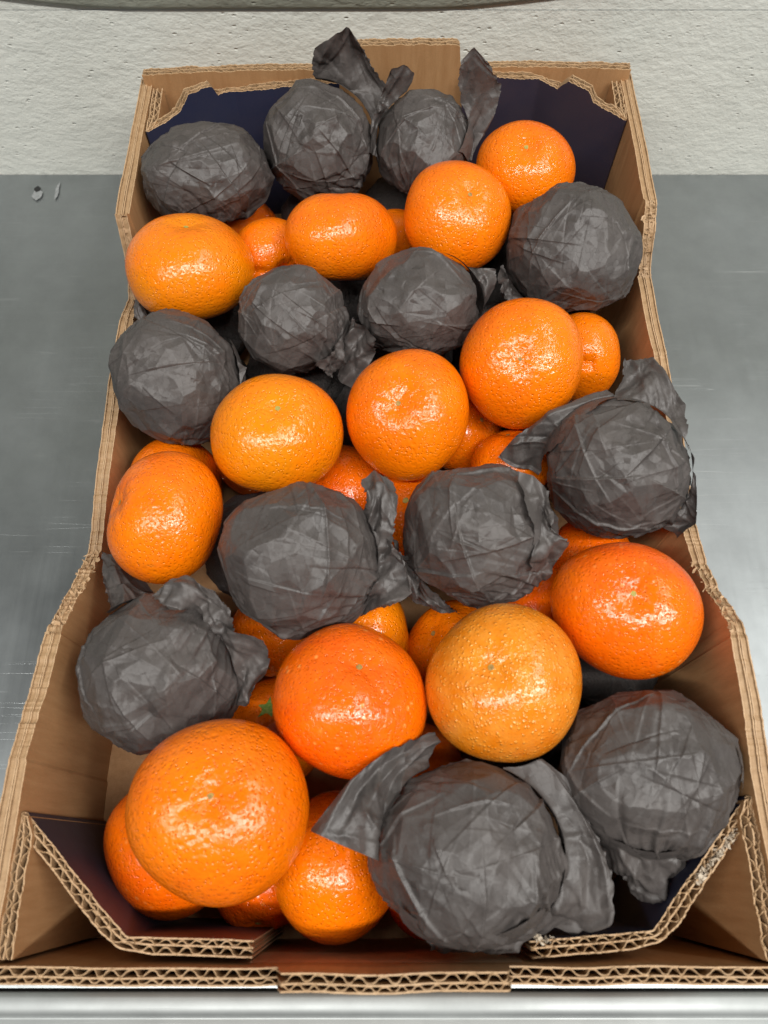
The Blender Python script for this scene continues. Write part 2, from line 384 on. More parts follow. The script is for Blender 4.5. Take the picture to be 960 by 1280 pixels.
fr_post = post('corner_post', p, -1, rim(l1, [(0, 104), (10, 102.5), (35, 101.5), (64, 101), (110, 101)], .1060, 1), l1, l1 + l2, M_navy, 34, 'navy corner post at the front right with torn white liner on its edge', .0012)
# white torn liner scraps on that edge
def scraps():
    rs = np.random.RandomState(5); V = []; F = []
    def at(a, b, u): return np.array(a) * (1 - u) + np.array(b) * u
    A = (.1415, .0085, .1030); B = (.1225, -.0095, .1030)
    C1 = (.0575, -.0285, .1020); C2 = (.0640, -.0295, .1020)
    for n, (a, b) in ((150, (A, B)), (35, (C1, C2))):
        for i in range(n):
            c = at(a, b, rs.rand()) + rs.randn(3) * (.0007, .0007, .0005) - CO
            u = rs.randn(3); u *= rs.uniform(.0004, .0009) / np.linalg.norm(u); v = rs.randn(3) * .0005; bb = len(V)
            V += [c - u - v, c + u - v * .3, c + u * .5 + v, c - u + v]; F.append((bb, bb + 1, bb + 2, bb + 3))
    o = link('torn_liner', V, F, M_fluff, fr_post, False); o['kind'] = 'stuff'
scraps()
link('bottom_panel', np.array([(XL + .002, YF + .002, .0035), (XR - .002, YF + .002, .0035), (XR - .002, YB - .002, .0035), (XL + .002, YB - .002, .0035)]) - CO, [(0, 1, 2, 3)], M_kraft, crate, False)
# strip of glossy clear tape inside the front panel
V = []
for k, (y, z) in enumerate([(YF + .0071, .075), (YF + .0071, .092), (YF + .0073, .1005), (YF + .0071, .108)]):
    V += [(-.050, y, z), (.052, y, z)]
link('tape', np.array(V) - CO, [(0, 1, 3, 2), (2, 3, 5, 4), (4, 5, 7, 6)], M_tape, crate, False)

# ------------------------------------------------------------------ fruit
FRUITS = [
    ('O1', [-0.11, 0.3043, 0.097], [0.082, 0.335, 0.939], [-0.787, -0.556, 0.267], [0.0358, 0.035, 0.0273]),
    ('O2', [-0.0242, 0.3242, 0.0992], [0.0, 0.751, 0.661], [0.663, -0.495, 0.562], [0.029, 0.0361, 0.0252]),
    ('O3', [0.0422, 0.3387, 0.1007], [0.227, -0.244, 0.943], [-0.973, -0.094, 0.21], [0.0325, 0.0328, 0.0266]),
    ('O4', [0.0853, 0.381, 0.097], [-0.12, -0.255, 0.959], [-0.961, 0.271, -0.048], [0.0312, 0.0281, 0.0244]),
    ('O5', [0.0726, 0.2371, 0.0998], [-0.202, -0.487, 0.85], [-0.946, 0.321, -0.04], [0.0334, 0.0347, 0.0286]),
    ('O6', [0.0124, 0.2075, 0.0971], [-0.218, -0.315, 0.924], [-0.971, 0.164, -0.173], [0.0328, 0.0345, 0.0281]),
    ('O7', [-0.0546, 0.1957, 0.097], [0.14, 0.015, 0.99], [-0.929, -0.345, 0.137], [0.0348, 0.032, 0.0276]),
    ('O8', [-0.1068, 0.1511, 0.093], [-0.77, 0.051, 0.636], [-0.633, 0.062, -0.771], [0.0297, 0.0363, 0.0265]),
    ('O9', [0.1107, 0.1031, 0.0978], [-0.15, -0.044, 0.988], [-0.658, 0.75, -0.066], [0.0371, 0.0333, 0.0295]),
    ('O10', [-0.0149, 0.0624, 0.0962], [0.182, 0.355, 0.917], [-0.917, -0.275, 0.288], [0.0344, 0.0355, 0.0286]),
    ('O11', [0.0517, 0.0687, 0.1029], [-0.317, 0.032, 0.948], [-0.727, 0.633, -0.265], [0.0337, 0.0358, 0.0291]),
    ('O12', [-0.0653, 0.0173, 0.1096], [0.052, 0.096, 0.994], [-0.234, -0.967, 0.105], [0.0352, 0.0375, 0.0304]),
    ('P1', [-0.1069, 0.3737, 0.1], [0.208, -0.727, 0.654], [-0.961, -0.275, 0.0], [0.0377, 0.0285, 0.0331]),
    ('P2', [-0.0407, 0.4028, 0.097], [0.077, -0.763, 0.642], [-0.995, -0.101, 0.0], [0.0342, 0.0342, 0.0342]),
    ('P3', [0.0246, 0.3993, 0.1], [-0.047, -0.764, 0.643], [-0.998, 0.062, 0.0], [0.0291, 0.0306, 0.0299]),
    ('P4', [0.1081, 0.3178, 0.097], [-0.227, -0.666, 0.711], [-0.947, 0.322, 0.0], [0.0387, 0.0352, 0.0369]),
    ('P5', [-0.0505, 0.2678, 0.097], [0.116, -0.616, 0.779], [-0.983, -0.185, 0.0], [0.0302, 0.0285, 0.0293]),
    ('P6', [0.0199, 0.2771, 0.097], [-0.045, -0.632, 0.773], [-0.997, 0.072, 0.0], [0.0338, 0.0296, 0.0317]),
    ('P7', [-0.1111, 0.2343, 0.0904], [0.257, -0.542, 0.8], [-0.904, -0.428, -0.0], [0.0337, 0.0362, 0.0349]),
    ('P8', [0.1149, 0.1755, 0.0987], [-0.289, -0.442, 0.849], [-0.837, 0.548, 0.0], [0.0349, 0.0334, 0.0342]),
    ('P9', [-0.0394, 0.1264, 0.1004], [0.109, -0.35, 0.93], [-0.955, -0.297, -0.0], [0.0358, 0.0351, 0.0354]),
    ('P10', [0.046, 0.1403, 0.0978], [-0.125, -0.38, 0.917], [-0.95, 0.311, 0.0], [0.0351, 0.0337, 0.0344]),
    ('P11', [-0.102, 0.0745, 0.088], [0.276, -0.201, 0.94], [-0.59, -0.808, 0.0], [0.0338, 0.0365, 0.0351]),
    ('P12', [0.0329, 0.0013, 0.1032], [-0.098, -0.004, 0.995], [-0.04, 0.999, 0.0], [0.0328, 0.0371, 0.0349]),
    ('P13', [0.1106, 0.0335, 0.0949], [-0.307, -0.093, 0.947], [-0.29, 0.957, 0.0], [0.0338, 0.0377, 0.0357]),
    ('L1', [-0.0689, 0.3335, 0.0725], [0.537, -0.771, 0.344], [-0.841, -0.455, 0.294], [0.025, 0.025, 0.021]),
    ('L2', [0.1138, 0.2637, 0.0674], [-0.995, -0.007, 0.097], [-0.077, 0.664, -0.744], [0.027, 0.027, 0.0226]),
    ('L3', [0.0443, 0.2271, 0.05], [0.543, -0.205, 0.814], [-0.839, -0.155, 0.521], [0.0262, 0.0262, 0.0219]),
    ('L3b', [0.07, 0.1954, 0.0642], [-0.169, 0.718, 0.675], [-0.415, 0.569, -0.709], [0.0229, 0.0229, 0.0192]),
    ('L4', [-0.1175, 0.1884, 0.0471], [-1.0, 0.02, 0.02], [-0.005, 0.556, -0.831], [0.031, 0.031, 0.026]),
    ('L5', [-0.0255, 0.1884, 0.0451], [-0.469, 0.108, 0.877], [-0.869, 0.118, -0.48], [0.028, 0.028, 0.0235]),
    ('L5b', [0.0162, 0.1686, 0.054], [-0.24, 0.045, 0.97], [-0.949, 0.2, -0.244], [0.027, 0.027, 0.0226]),
    ('L6', [-0.0085, 0.103, 0.0555], [0.99, 0.141, 0.027], [0.011, -0.262, 0.965], [0.0261, 0.0261, 0.0218]),
    ('L7', [0.036, 0.095, 0.0524], [-0.588, 0.239, 0.773], [-0.652, 0.425, -0.628], [0.0269, 0.0269, 0.0225]),
    ('L8', [0.1117, 0.1435, 0.0375], [0.886, -0.451, 0.11], [-0.273, -0.313, 0.91], [0.0307, 0.0307, 0.0257]),
    ('L9', [-0.053, 0.0552, 0.05], [-0.083, 0.378, 0.922], [-0.67, -0.706, 0.229], [0.0276, 0.0276, 0.0231]),
    ('L10', [-0.0983, 0.0044, 0.0541], [0.858, 0.502, 0.105], [0.194, -0.507, 0.84], [0.0322, 0.0322, 0.027]),
    ('L11', [-0.0208, -0.0042, 0.0674], [0.866, -0.034, 0.499], [0.165, -0.923, -0.349], [0.0314, 0.0314, 0.0263]),
    ('L12', [-0.057, -0.0126, 0.0401], [0.019, -0.903, 0.429], [-0.041, -0.43, -0.902], [0.0226, 0.0226, 0.0189]),
    ('L13', [0.021, -0.0133, 0.0516], [0.631, -0.233, 0.74], [0.533, 0.823, -0.195], [0.022, 0.022, 0.0184]),
    ('L14', [-0.0545, 0.1048, 0.0473], [-0.21, -0.947, 0.242], [-0.627, -0.059, -0.777], [0.0261, 0.0261, 0.0219]),
    ('L16', [0.0065, 0.353, 0.0659], [-0.456, 0.857, 0.239], [0.668, 0.507, -0.545], [0.0222, 0.0222, 0.0186]),
    ('L17', [0.0751, 0.1169, 0.0535], [-0.867, 0.489, 0.098], [0.089, 0.346, -0.934], [0.0256, 0.0256, 0.0215]),
]

FLAPS = {   # control points in millimetres of the loose paper ends
    'P2': [[[(-40.4, 427.0, 141.3), (-21.7, 427.0, 154.9), (-11.6, 427.0, 141.3)], [(-42.8, 427.0, 129.9), (-20.2, 427.0, 136.4), (-3.8, 427.0, 126.3)], [(-40.8, 424.0, 118.1), (-17.0, 424.0, 118.1), (3.9, 424.0, 112.7)], [(-29.0, 412.0, 114.9), (-9.8, 412.0, 106.7), (1.0, 412.0, 96.4)]]],
    'P3': [[[(4.1, 410.0, 141.6), (11.4, 410.0, 144.5), (17.9, 410.0, 138.6)], [(-1.4, 408.0, 127.0), (4.7, 408.0, 128.0), (12.3, 408.0, 124.9)], [(-7.2, 402.0, 114.6), (-1.4, 402.0, 111.9), (3.9, 402.0, 109.1)], [(-9.7, 390.0, 102.1), (-5.9, 390.0, 99.2), (-1.0, 390.0, 96.2)]], [[(43.7, 412.0, 145.0), (50.6, 412.0, 152.5), (57.2, 412.0, 145.9)], [(43.1, 410.0, 134.7), (53.8, 410.0, 134.7), (68.3, 410.0, 130.6)], [(45.5, 406.0, 122.2), (57.0, 406.0, 121.2), (66.0, 406.0, 118.0)], [(44.2, 398.0, 112.4), (53.1, 398.0, 109.0), (60.3, 398.0, 105.7)], [(38.2, 385.0, 109.2), (45.9, 385.0, 103.5), (53.5, 385.0, 99.4)]]],
    'P6': [[[(31.6, 300.4, 112.0), (45.7, 291.9, 112.0), (60.8, 290.3, 112.0)], [(35.1, 288.9, 106.0), (49.1, 286.7, 106.0), (60.7, 283.4, 106.0)], [(29.3, 281.7, 90.0), (42.8, 280.0, 90.0), (55.0, 281.1, 90.0)]], [[(-17.2, 262.5, 105.0), (-12.8, 258.8, 105.0), (-4.2, 248.4, 105.0)], [(-21.9, 255.5, 92.0), (-15.3, 250.2, 92.0), (-7.8, 244.9, 92.0)], [(-26.8, 243.1, 78.0), (-21.3, 237.8, 78.0), (-15.0, 233.6, 78.0)]]],
    'P5': [[[(-35.9, 236.7, 100.0), (-27.8, 249.6, 100.0), (-19.6, 265.4, 100.0)], [(-30.7, 239.4, 85.0), (-22.1, 249.9, 85.0), (-16.7, 268.9, 85.0)]]],
    'P1': [[[(-86.8, 339.4, 110.0), (-77.7, 351.8, 110.0), (-67.4, 358.1, 110.0)], [(-88.3, 335.5, 100.0), (-74.7, 340.5, 100.0), (-65.4, 356.2, 100.0)], [(-85.8, 341.1, 90.0), (-73.2, 338.0, 90.0), (-67.5, 353.8, 90.0)]]],
    'P8': [[[(121.1, 229.1, 115.0), (131.9, 228.1, 115.0), (142.2, 218.9, 115.0)], [(119.0, 216.9, 118.0), (132.3, 212.2, 118.0), (145.8, 198.3, 118.0)], [(112.3, 205.3, 120.0), (128.6, 199.4, 120.0), (143.2, 181.6, 120.0)], [(112.2, 193.8, 118.0), (129.0, 189.3, 118.0), (140.0, 174.0, 118.0)]], [[(142.6, 185.1, 110.0), (147.5, 182.0, 111.4), (147.5, 175.7, 114.9)], [(143.3, 165.7, 105.0), (147.5, 162.6, 106.9), (147.5, 154.3, 109.3)], [(137.7, 156.1, 100.0), (145.8, 151.0, 100.0), (147.5, 143.3, 103.4)], [(132.8, 153.3, 90.0), (139.6, 146.0, 90.0), (144.1, 142.6, 90.0)]], [[(58.6, 187.2, 88.0), (67.7, 181.6, 88.0), (78.3, 176.1, 88.0)], [(66.6, 193.1, 100.0), (73.9, 188.0, 100.0), (83.7, 180.7, 100.0)], [(83.0, 200.2, 112.0), (87.0, 192.0, 112.0), (92.0, 179.5, 112.0)], [(110.5, 211.3, 115.0), (113.6, 204.8, 115.0), (116.5, 196.6, 115.0)]]],
    'P9': [[[(-9.5, 134.4, 100.0), (0.0, 130.3, 100.0), (7.5, 130.3, 100.0)], [(-1.9, 128.6, 94.0), (7.6, 123.7, 94.0), (16.6, 120.5, 94.0)], [(-3.9, 119.3, 86.0), (5.7, 113.2, 86.0), (15.3, 112.0, 86.0)]], [[(-11.3, 160.7, 115.0), (-3.8, 165.4, 115.0), (4.9, 158.2, 115.0)], [(-8.1, 150.7, 117.0), (-1.5, 152.3, 117.0), (5.9, 143.4, 117.0)], [(-10.4, 142.4, 110.0), (-3.7, 140.4, 110.0), (3.7, 133.6, 110.0)], [(-12.1, 130.3, 100.0), (-6.8, 126.3, 100.0), (0.7, 124.3, 100.0)]], [[(-6.7, 138.4, 110.0), (3.7, 130.4, 110.0), (9.5, 122.6, 110.0)], [(-6.7, 126.4, 105.0), (4.4, 122.5, 105.0), (13.1, 108.2, 105.0)], [(-14.8, 116.4, 100.0), (-3.7, 112.5, 100.0), (3.7, 104.5, 100.0)], [(-24.8, 107.6, 85.0), (-15.2, 105.6, 85.0), (-6.9, 105.6, 85.0)]]],
    'P10': [[[(4.6, 139.7, 95.0), (10.7, 132.3, 95.0), (19.0, 126.2, 95.0)], [(7.8, 126.1, 84.0), (16.3, 119.9, 84.0), (26.2, 113.9, 84.0)], [(13.8, 116.5, 76.0), (23.5, 109.5, 76.0), (37.0, 107.1, 76.0)]], [[(60.2, 159.1, 128.0), (67.9, 155.8, 128.0), (73.1, 149.4, 128.0)], [(60.9, 140.2, 124.0), (69.5, 140.2, 124.0), (76.1, 134.4, 124.0)], [(61.7, 128.7, 118.0), (70.6, 123.4, 118.0), (81.1, 128.7, 118.0)], [(60.1, 122.6, 110.0), (68.2, 119.5, 110.0), (76.4, 121.8, 110.0)]]],
    'P11': [[[(-142.8, 139.2, 75.0), (-133.1, 136.6, 75.0), (-117.4, 123.8, 75.0)], [(-135.4, 120.4, 85.0), (-125.2, 116.4, 85.0), (-109.3, 112.3, 85.0)], [(-122.6, 97.3, 100.0), (-115.7, 99.9, 100.0), (-107.8, 103.7, 100.0)]], [[(-103.6, 106.6, 110.0), (-88.3, 114.1, 110.0), (-75.7, 106.6, 110.0)], [(-98.8, 100.8, 112.0), (-82.3, 105.9, 112.0), (-66.6, 95.7, 112.0)], [(-95.8, 95.9, 105.0), (-79.3, 95.9, 105.0), (-67.3, 88.6, 105.0)]], [[(-77.0, 97.0, 110.0), (-66.7, 91.9, 110.0), (-52.2, 85.5, 110.0)], [(-75.3, 88.1, 100.0), (-63.5, 83.7, 100.0), (-50.3, 77.2, 100.0)], [(-70.2, 73.7, 92.0), (-62.5, 71.9, 92.0), (-55.3, 71.1, 92.0)], [(-70.8, 60.7, 85.0), (-65.9, 62.5, 85.0), (-61.1, 66.8, 85.0)]]],
    'P12': [[[(53.3, 28.6, 100.0), (62.8, 30.8, 100.0), (73.0, 25.5, 100.0)], [(61.0, 14.6, 103.0), (71.3, 14.6, 103.0), (82.2, 10.1, 103.0)], [(67.2, -1.7, 100.0), (75.0, -4.6, 100.0), (84.0, -8.9, 100.0)], [(58.3, -15.0, 90.0), (70.9, -19.3, 90.0), (83.9, -23.6, 90.0)]], [[(26.0, 48.4, 100.0), (22.0, 41.5, 100.0), (16.8, 33.4, 100.0)], [(7.5, 43.1, 112.0), (5.8, 32.8, 112.0), (6.4, 23.1, 112.0)], [(-13.2, 27.1, 118.0), (-7.8, 19.1, 118.0), (2.5, 11.0, 118.0)], [(-28.6, 8.7, 118.0), (-16.8, 3.7, 118.0), (1.2, -3.0, 118.0)]], [[(48.5, 33.2, 108.0), (63.2, 37.0, 108.0), (76.1, 27.6, 108.0)], [(52.6, 17.2, 110.0), (75.0, 17.8, 110.0), (84.2, 6.6, 110.0)], [(56.0, -0.2, 110.0), (78.4, -0.8, 110.0), (87.7, -5.9, 110.0)], [(52.7, -14.4, 105.0), (73.5, -17.1, 105.0), (87.0, -22.6, 105.0)], [(47.1, -27.4, 95.0), (62.7, -28.3, 95.0), (75.4, -26.6, 95.0)]], [[(7.4, -13.8, 118.0), (30.9, -21.7, 118.0), (53.6, -13.8, 118.0)], [(9.0, -22.1, 112.0), (32.6, -30.0, 112.0), (63.1, -20.8, 112.0)], [(18.4, -32.4, 100.0), (36.7, -34.6, 100.0), (52.4, -28.9, 100.0)]]],
    'P13': [[[(84.0, 16.0, 105.0), (102.5, 10.0, 105.0), (128.6, 16.0, 105.0)], [(88.6, 0.4, 95.0), (105.2, -6.7, 95.0), (126.2, 2.7, 95.0)], [(95.0, -4.8, 85.0), (109.5, -12.9, 85.0), (121.4, -6.3, 85.0)]], [[(139.7, 40.2, 110.0), (142.7, 37.1, 110.0), (143.7, 31.8, 110.0)], [(140.6, 34.5, 105.0), (143.2, 32.3, 105.0), (144.6, 29.1, 105.0)]]],
    'P7': [[[(-145.5, 291.2, 83.3), (-142.3, 301.6, 75.0), (-131.2, 288.1, 75.0)], [(-141.7, 277.3, 85.0), (-134.0, 277.3, 85.0), (-124.3, 271.7, 85.0)]], [[(-83.7, 252.2, 100.0), (-76.6, 244.4, 100.0), (-72.5, 234.2, 100.0)], [(-87.2, 246.4, 90.0), (-79.4, 236.0, 90.0), (-74.4, 225.8, 90.0)], [(-95.9, 235.6, 75.0), (-88.3, 225.2, 75.0), (-83.0, 214.9, 75.0)]]],
    'P4': [[[(68.8, 313.6, 90.0), (65.5, 304.7, 90.0), (64.8, 293.1, 90.0)], [(79.5, 309.1, 85.0), (74.2, 299.0, 85.0), (73.5, 289.8, 85.0)], [(94.7, 310.5, 80.0), (93.6, 298.6, 80.0), (97.5, 289.8, 80.0)]]],
}

FR = {f[0]: f for f in FRUITS}
def frame(f):
    n = np.array(f[2]); n /= np.linalg.norm(n); u = np.array(f[3]); u -= n * (u @ n); u /= np.linalg.norm(u); w = np.cross(n, u)
    return np.stack([u, w, n], 1)      # columns
NT_, NP_ = 72, 110
def fruit_mesh(name, radii, seed, scale=1., dimple=.10, cal=False):
    th = np.linspace(0, np.pi, NT_)[:, None]; ph = np.linspace(0, 2 * np.pi, NP_, endpoint=False)[None]
    rs = np.random.RandomState(seed)
    r = 1 + 0 * th * ph
    a1, a2, a3 = rs.rand(3) * 6.28
    flat = 1 - dimple * np.exp(-(th / .20) ** 2) + .012 * np.exp(-((th - .55) / .3) ** 2)
    ribs = .006 * np.exp(-((th - .30) / .22) ** 2) * (np.sin(7 * ph + a1) * .6 + np.sin(11 * ph + a2) * .4)
    lumps = .018 * np.sin(th * 2.1 + a1) * np.sin(2 * ph + a2) + .014 * np.sin(3 * ph + a3 + th * 2) * np.sin(th) + .006 * np.sin(5 * ph + a1 * 2 + 3 * th) * np.sin(th)
    bottom = -.05 * np.exp(-((np.pi - th) / .25) ** 2)
    r = flat + (ribs + lumps) * np.minimum(1, th / .08) + bottom
    # shoulders: rounder-than-sphere cross section of a mandarin
    ct, st = np.cos(th), np.sin(th)
    e = .90
    scale = scale * .972
    x = r * np.sign(st) * np.abs(st) ** e * np.cos(ph) * radii[0] * scale
    y = r * np.abs(st) ** e * np.sin(ph) * radii[1] * scale
    z = r * ct * radii[2] * scale + 0 * ph
    V = np.stack([x, y, z], -1).reshape(-1, 3)
    i, j = np.meshgrid(np.arange(NT_ - 1), np.arange(NP_), indexing='ij')
    a = i * NP_ + j; b = i * NP_ + (j + 1) % NP_
    F = np.stack([a, a + NP_, b + NP_, b], -1).reshape(-1, 4)
    return V, F, (1 - dimple) * radii[2] * scale
def stem_scar(parent, R, z0, size, mat, seed, star=False):
    rs = np.random.RandomState(seed); V = [np.array([0, 0, z0 + size * .25])]; n = 15
    for k in range(n):
        a = 2 * np.pi * k / n
        rr = size * ((1.5 if k % 3 == 0 else .75) if star else rs.uniform(.8, 1.1))
        V.append(np.array([rr * .5 * math.cos(a), rr * .5 * math.sin(a), z0 + size * .32]))
    for k in range(n):
        a = 2 * np.pi * k / n
        rr = size * ((1.8 if k % 3 == 0 else .8) if star else rs.uniform(.85, 1.15))
        V.append(np.array([rr * math.cos(a), rr * math.sin(a), z0 + .0003 + (.0006 if star else 0)]))
    F = [(0, 1 + k, 1 + (k + 1) % n) for k in range(n)] + [(1 + k, 1 + n + k, 1 + n + (k + 1) % n, 1 + (k + 1) % n) for k in range(n)]
    V = [Vector(R @ v) for v in V]
    return link('calyx' if star else 'stem_scar', V, F, mat, parent)

LBL = {
 'O1': ('warm', 'glossy mandarin against the left wall, directly in front of the back left paper wrapped fruit'),
 'O2': ('mid', 'squat mandarin in the second row, just below the second wrapped fruit of the back row'),
 'O3': ('mid', 'mandarin with tiny brown marks low on its side, left of the rearmost mandarin'),
 'O4': ('mid', 'rearmost mandarin, in front of the plum coloured back right corner'),
 'O5': ('mid', 'round mandarin with a shiny ringed dimple, below the wrapped fruit at the right wall'),
 'O6': ('mid', 'central mandarin with a silvery patch on its stem end, right of the yellowish blemished one'),
 'O7': ('warm', 'wide mandarin turning yellow underneath, left of the central one'),
 'O8': ('mid', 'mandarin lying on its side at the left wall, redder on its right'),
 'O9': ('deep', 'large smooth deep orange mandarin touching the right wall'),
 'O10': ('deep', 'reddish orange mandarin with pale flecks, left of the rough golden mandarin'),
 'O11': ('gold', 'rough skinned golden mandarin covered in pale raised dots'),
 'O12': ('pitted', 'biggest and nearest mandarin, coarsely pitted, sitting on top at the front left'),
 'L1': ('mid', 'creased mandarin half buried between two mandarins of the second row'),
 'L2': ('mid', 'folded mandarin peeking out behind the ringed dimple mandarin at the right wall'),
 'L3': ('mid', 'dark buried mandarin glimpsed at the lower right of the central mandarin'),
 'L3b': ('mid', 'buried mandarin showing as a bright sliver above the wrapped fruit right of centre'),
 'L4': ('mid', 'buried mandarin behind the one lying on its side at the left wall'),
 'L5': ('deep', 'buried mandarin in the gap below the wide yellowish mandarin'),
 'L5b': ('mid', 'buried mandarin with its stem dot showing below the central mandarin'),
 'L6': ('warm', 'golden buried mandarin peeking above the reddish flecked mandarin'),
 'L7': ('mid', 'buried mandarin squeezed in just behind the rough golden mandarin'),
 'L8': ('deep', 'red orange buried mandarin behind the large one at the right wall'),
 'L9': ('mid', 'half hidden mandarin with a green calyx left of the reddish flecked mandarin'),
 'L10': ('deep', 'deep orange mandarin underneath the biggest one, next to the front left corner'),
 'L11': ('mid', 'mandarin at the front edge between the biggest one and the front wrapped fruit'),
 'L12': ('deep', 'small shaded mandarin glimpsed under the biggest one near the front wall'),
 'L13': ('deep', 'shaded red orange mandarin under the nearest wrapped fruit'),
 'L14': ('mid', 'dark buried mandarin between two wrapped fruits, above the green calyx one'),
 'L16': ('mid', 'sliver of mandarin between the second and third mandarins from the back left'),
 'L17': ('deep', 'shaded mandarin in the gap above the rough golden mandarin'),
}
for i, (k, (mat, lab)) in enumerate(LBL.items()):
    f = FR[k]; R = frame(f)
    t = thing('mandarin', lab, 'mandarin', f[1], 'loose mandarins in the box')
    V, F, z0 = fruit_mesh('peel', f[4], 100 + i, dimple=.09 if k not in ('L1', 'L2') else .28)
    if k in ('L1', 'L2'):      # deep fold running across the stem end
        q = V @ np.diag([1, 1, 1.]); d = np.abs(q[:, 1] / f[4][1]); V *= (1 - .10 * np.exp(-(d / .12) ** 2) * (q[:, 2] > 0))[:, None]
    V = V @ R.T
    V = V * {'O9': (1.0, .89, 1.0), 'O8': (1.0, .96, 1.0), 'O1': (1.03, 1, 1)}.get(k, (1, 1, 1))      # squat fruit
    link('peel', V, F, OR[mat], t)
    if k in ('L9',): stem_scar(t, R, z0, .0036, M_calyx, i, True)
    elif k in ('L5b',): stem_scar(t, R, z0, .0016, M_stem, i)
    elif k not in ('L1', 'L2'): stem_scar(t, R, z0, .0013 if k != 'O5' else .001, M_stem if k in ('O1', 'O4', 'O7', 'O9') else M_scar, i)

# ------------------------------------------------------------------ paper simulation
OFFS = [(1, 0), (0, 1), (1, 1), (1, -1), (2, 0), (0, 2), (4, 0), (0, 4)]
WTS = [1., 1., .55, .55, .22, .22, .05, .05]
def sl(P, off):
    a, b = off; n, m = P.shape[:2]
    if b >= 0: return (slice(0, n - a), slice(0, m - b)), (slice(a, n), slice(b, m))
    return (slice(0, n - a), slice(-b, m)), (slice(a, n), slice(0, m + b))
def relax(P, rest, project, iters, vel=.6, resist=1.):
    prev = P.copy()
    cnt = np.zeros(P.shape[:2])
    for o, w in zip(OFFS, WTS):
        A, B = sl(P, o); cnt[A] += w; cnt[B] += w
    cnt = cnt[..., None]
    for it in range(iters):
        v = (P - prev) * vel; prev = P.copy(); P = P + v
        for sub in range(2):
            acc = np.zeros_like(P)
            for o, w, r in zip(OFFS, WTS, rest):
                A, B = sl(P, o); d = P[B] - P[A]; L = np.sqrt((d * d).sum(-1)) + 1e-9
                ww = w if o[0] + abs(o[1]) < 3 else w * (1.0 - .6 * (L > r))      # long links mostly resist bending
                c = d * ((L - r) / L * .5 * ww)[..., None]
                acc[A] += c; acc[B] -= c
            P = P + acc / cnt * 1.7
        P = project(P, it / iters)
    return P
ALLC = np.array([f[1] for f in FRUITS]); ALLR = np.array([np.mean(f[4]) for f in FRUITS]); ALLK = [f[0] for f in FRUITS]
FRAMES = [frame(f) / np.array(f[4])[None] for f in FRUITS]
def avoid(P, keys, pad=.0006):
    for i in keys:
        q = P - ALLC[i]; l = np.sqrt((q * q).sum(-1)); m = l < ALLR[i] * 1.25
        if not m.any(): continue
        qq = q[m]; e = qq @ FRAMES[i]; le = np.sqrt((e * e).sum(-1)) + 1e-9
        lim = 1 + pad / ALLR[i]; k = le < lim
        qq[k] *= (lim / le[k])[:, None]
        P[m] = ALLC[i] + qq
    P[..., 0] = np.clip(P[..., 0], IL + .0008, IR - .0008); P[..., 2] = np.maximum(P[..., 2], .006)
    return P
def crumple(P, seed, amp, scale, n=26):
    """sharp-edged random creases: sum of triangle folds limited to patches"""
    rs = np.random.RandomState(seed); h = np.zeros(P.shape[:2])
    for k in range(n):
        d = rs.randn(3); d /= np.linalg.norm(d); o = rs.rand() * 10
        c = P.reshape(-1, 3)[rs.randint(P.shape[0] * P.shape[1])]
        wdt = rs.uniform(.010, .028); msk = np.clip(1 - np.sqrt(((P - c) ** 2).sum(-1)) / wdt, 0, 1)
        x = (P @ d) * scale * rs.uniform(.6, 1.5) + o
        tri = np.abs(x - np.floor(x + .5)) * 2
        h += (tri - .5) * msk
    return h * amp
def catmull(g, nu, nv):
    g = np.array(g, float)
    def interp(g, n):
        m = len(g); t = np.linspace(0, m - 1, n); i = np.minimum(t.astype(int), m - 2); u = (t - i)[:, None, None]
        p0 = g[np.maximum(i - 1, 0)]; p1 = g[i]; p2 = g[i + 1]; p3 = g[np.minimum(i + 2, m - 1)]
        return .5 * ((2 * p1) + (-p0 + p2) * u + (2 * p0 - 5 * p1 + 4 * p2 - p3) * u ** 2 + (-p0 + 3 * p1 - 3 * p2 + p3) * u ** 3)
    a = interp(g, nu); return interp(a.transpose(1, 0, 2), nv).transpose(1, 0, 2)
def cube_sphere(n):
    g = np.tan(np.linspace(-1, 1, n) * np.pi / 4); A, B = np.meshgrid(g, g, indexing='ij'); one = np.ones_like(A); V = []; F = []; base = 0
    for ax in range(3):
        for sg in (1, -1):
            c = [None] * 3; c[ax] = one * sg; c[(ax + 1) % 3] = A; c[(ax + 2) % 3] = B
            p = np.stack(c, -1); V.append((p / np.linalg.norm(p, axis=-1, keepdims=True)).reshape(-1, 3))
            F.append(grid_faces(n, n, base, flip=sg < 0)); base += n * n
    V = np.vstack(V); F = np.vstack(F)
    key = np.round(V * 1e5).astype(np.int64); _, first, inv = np.unique(key, axis=0, return_index=True, return_inverse=True)
    return V[first], inv.ravel()[F]
CSV, CSF = cube_sphere(112)
CSV = CSV + np.array([0, 0, .45]); CSV /= np.linalg.norm(CSV, axis=1)[:, None]      # finer mesh on the upper side
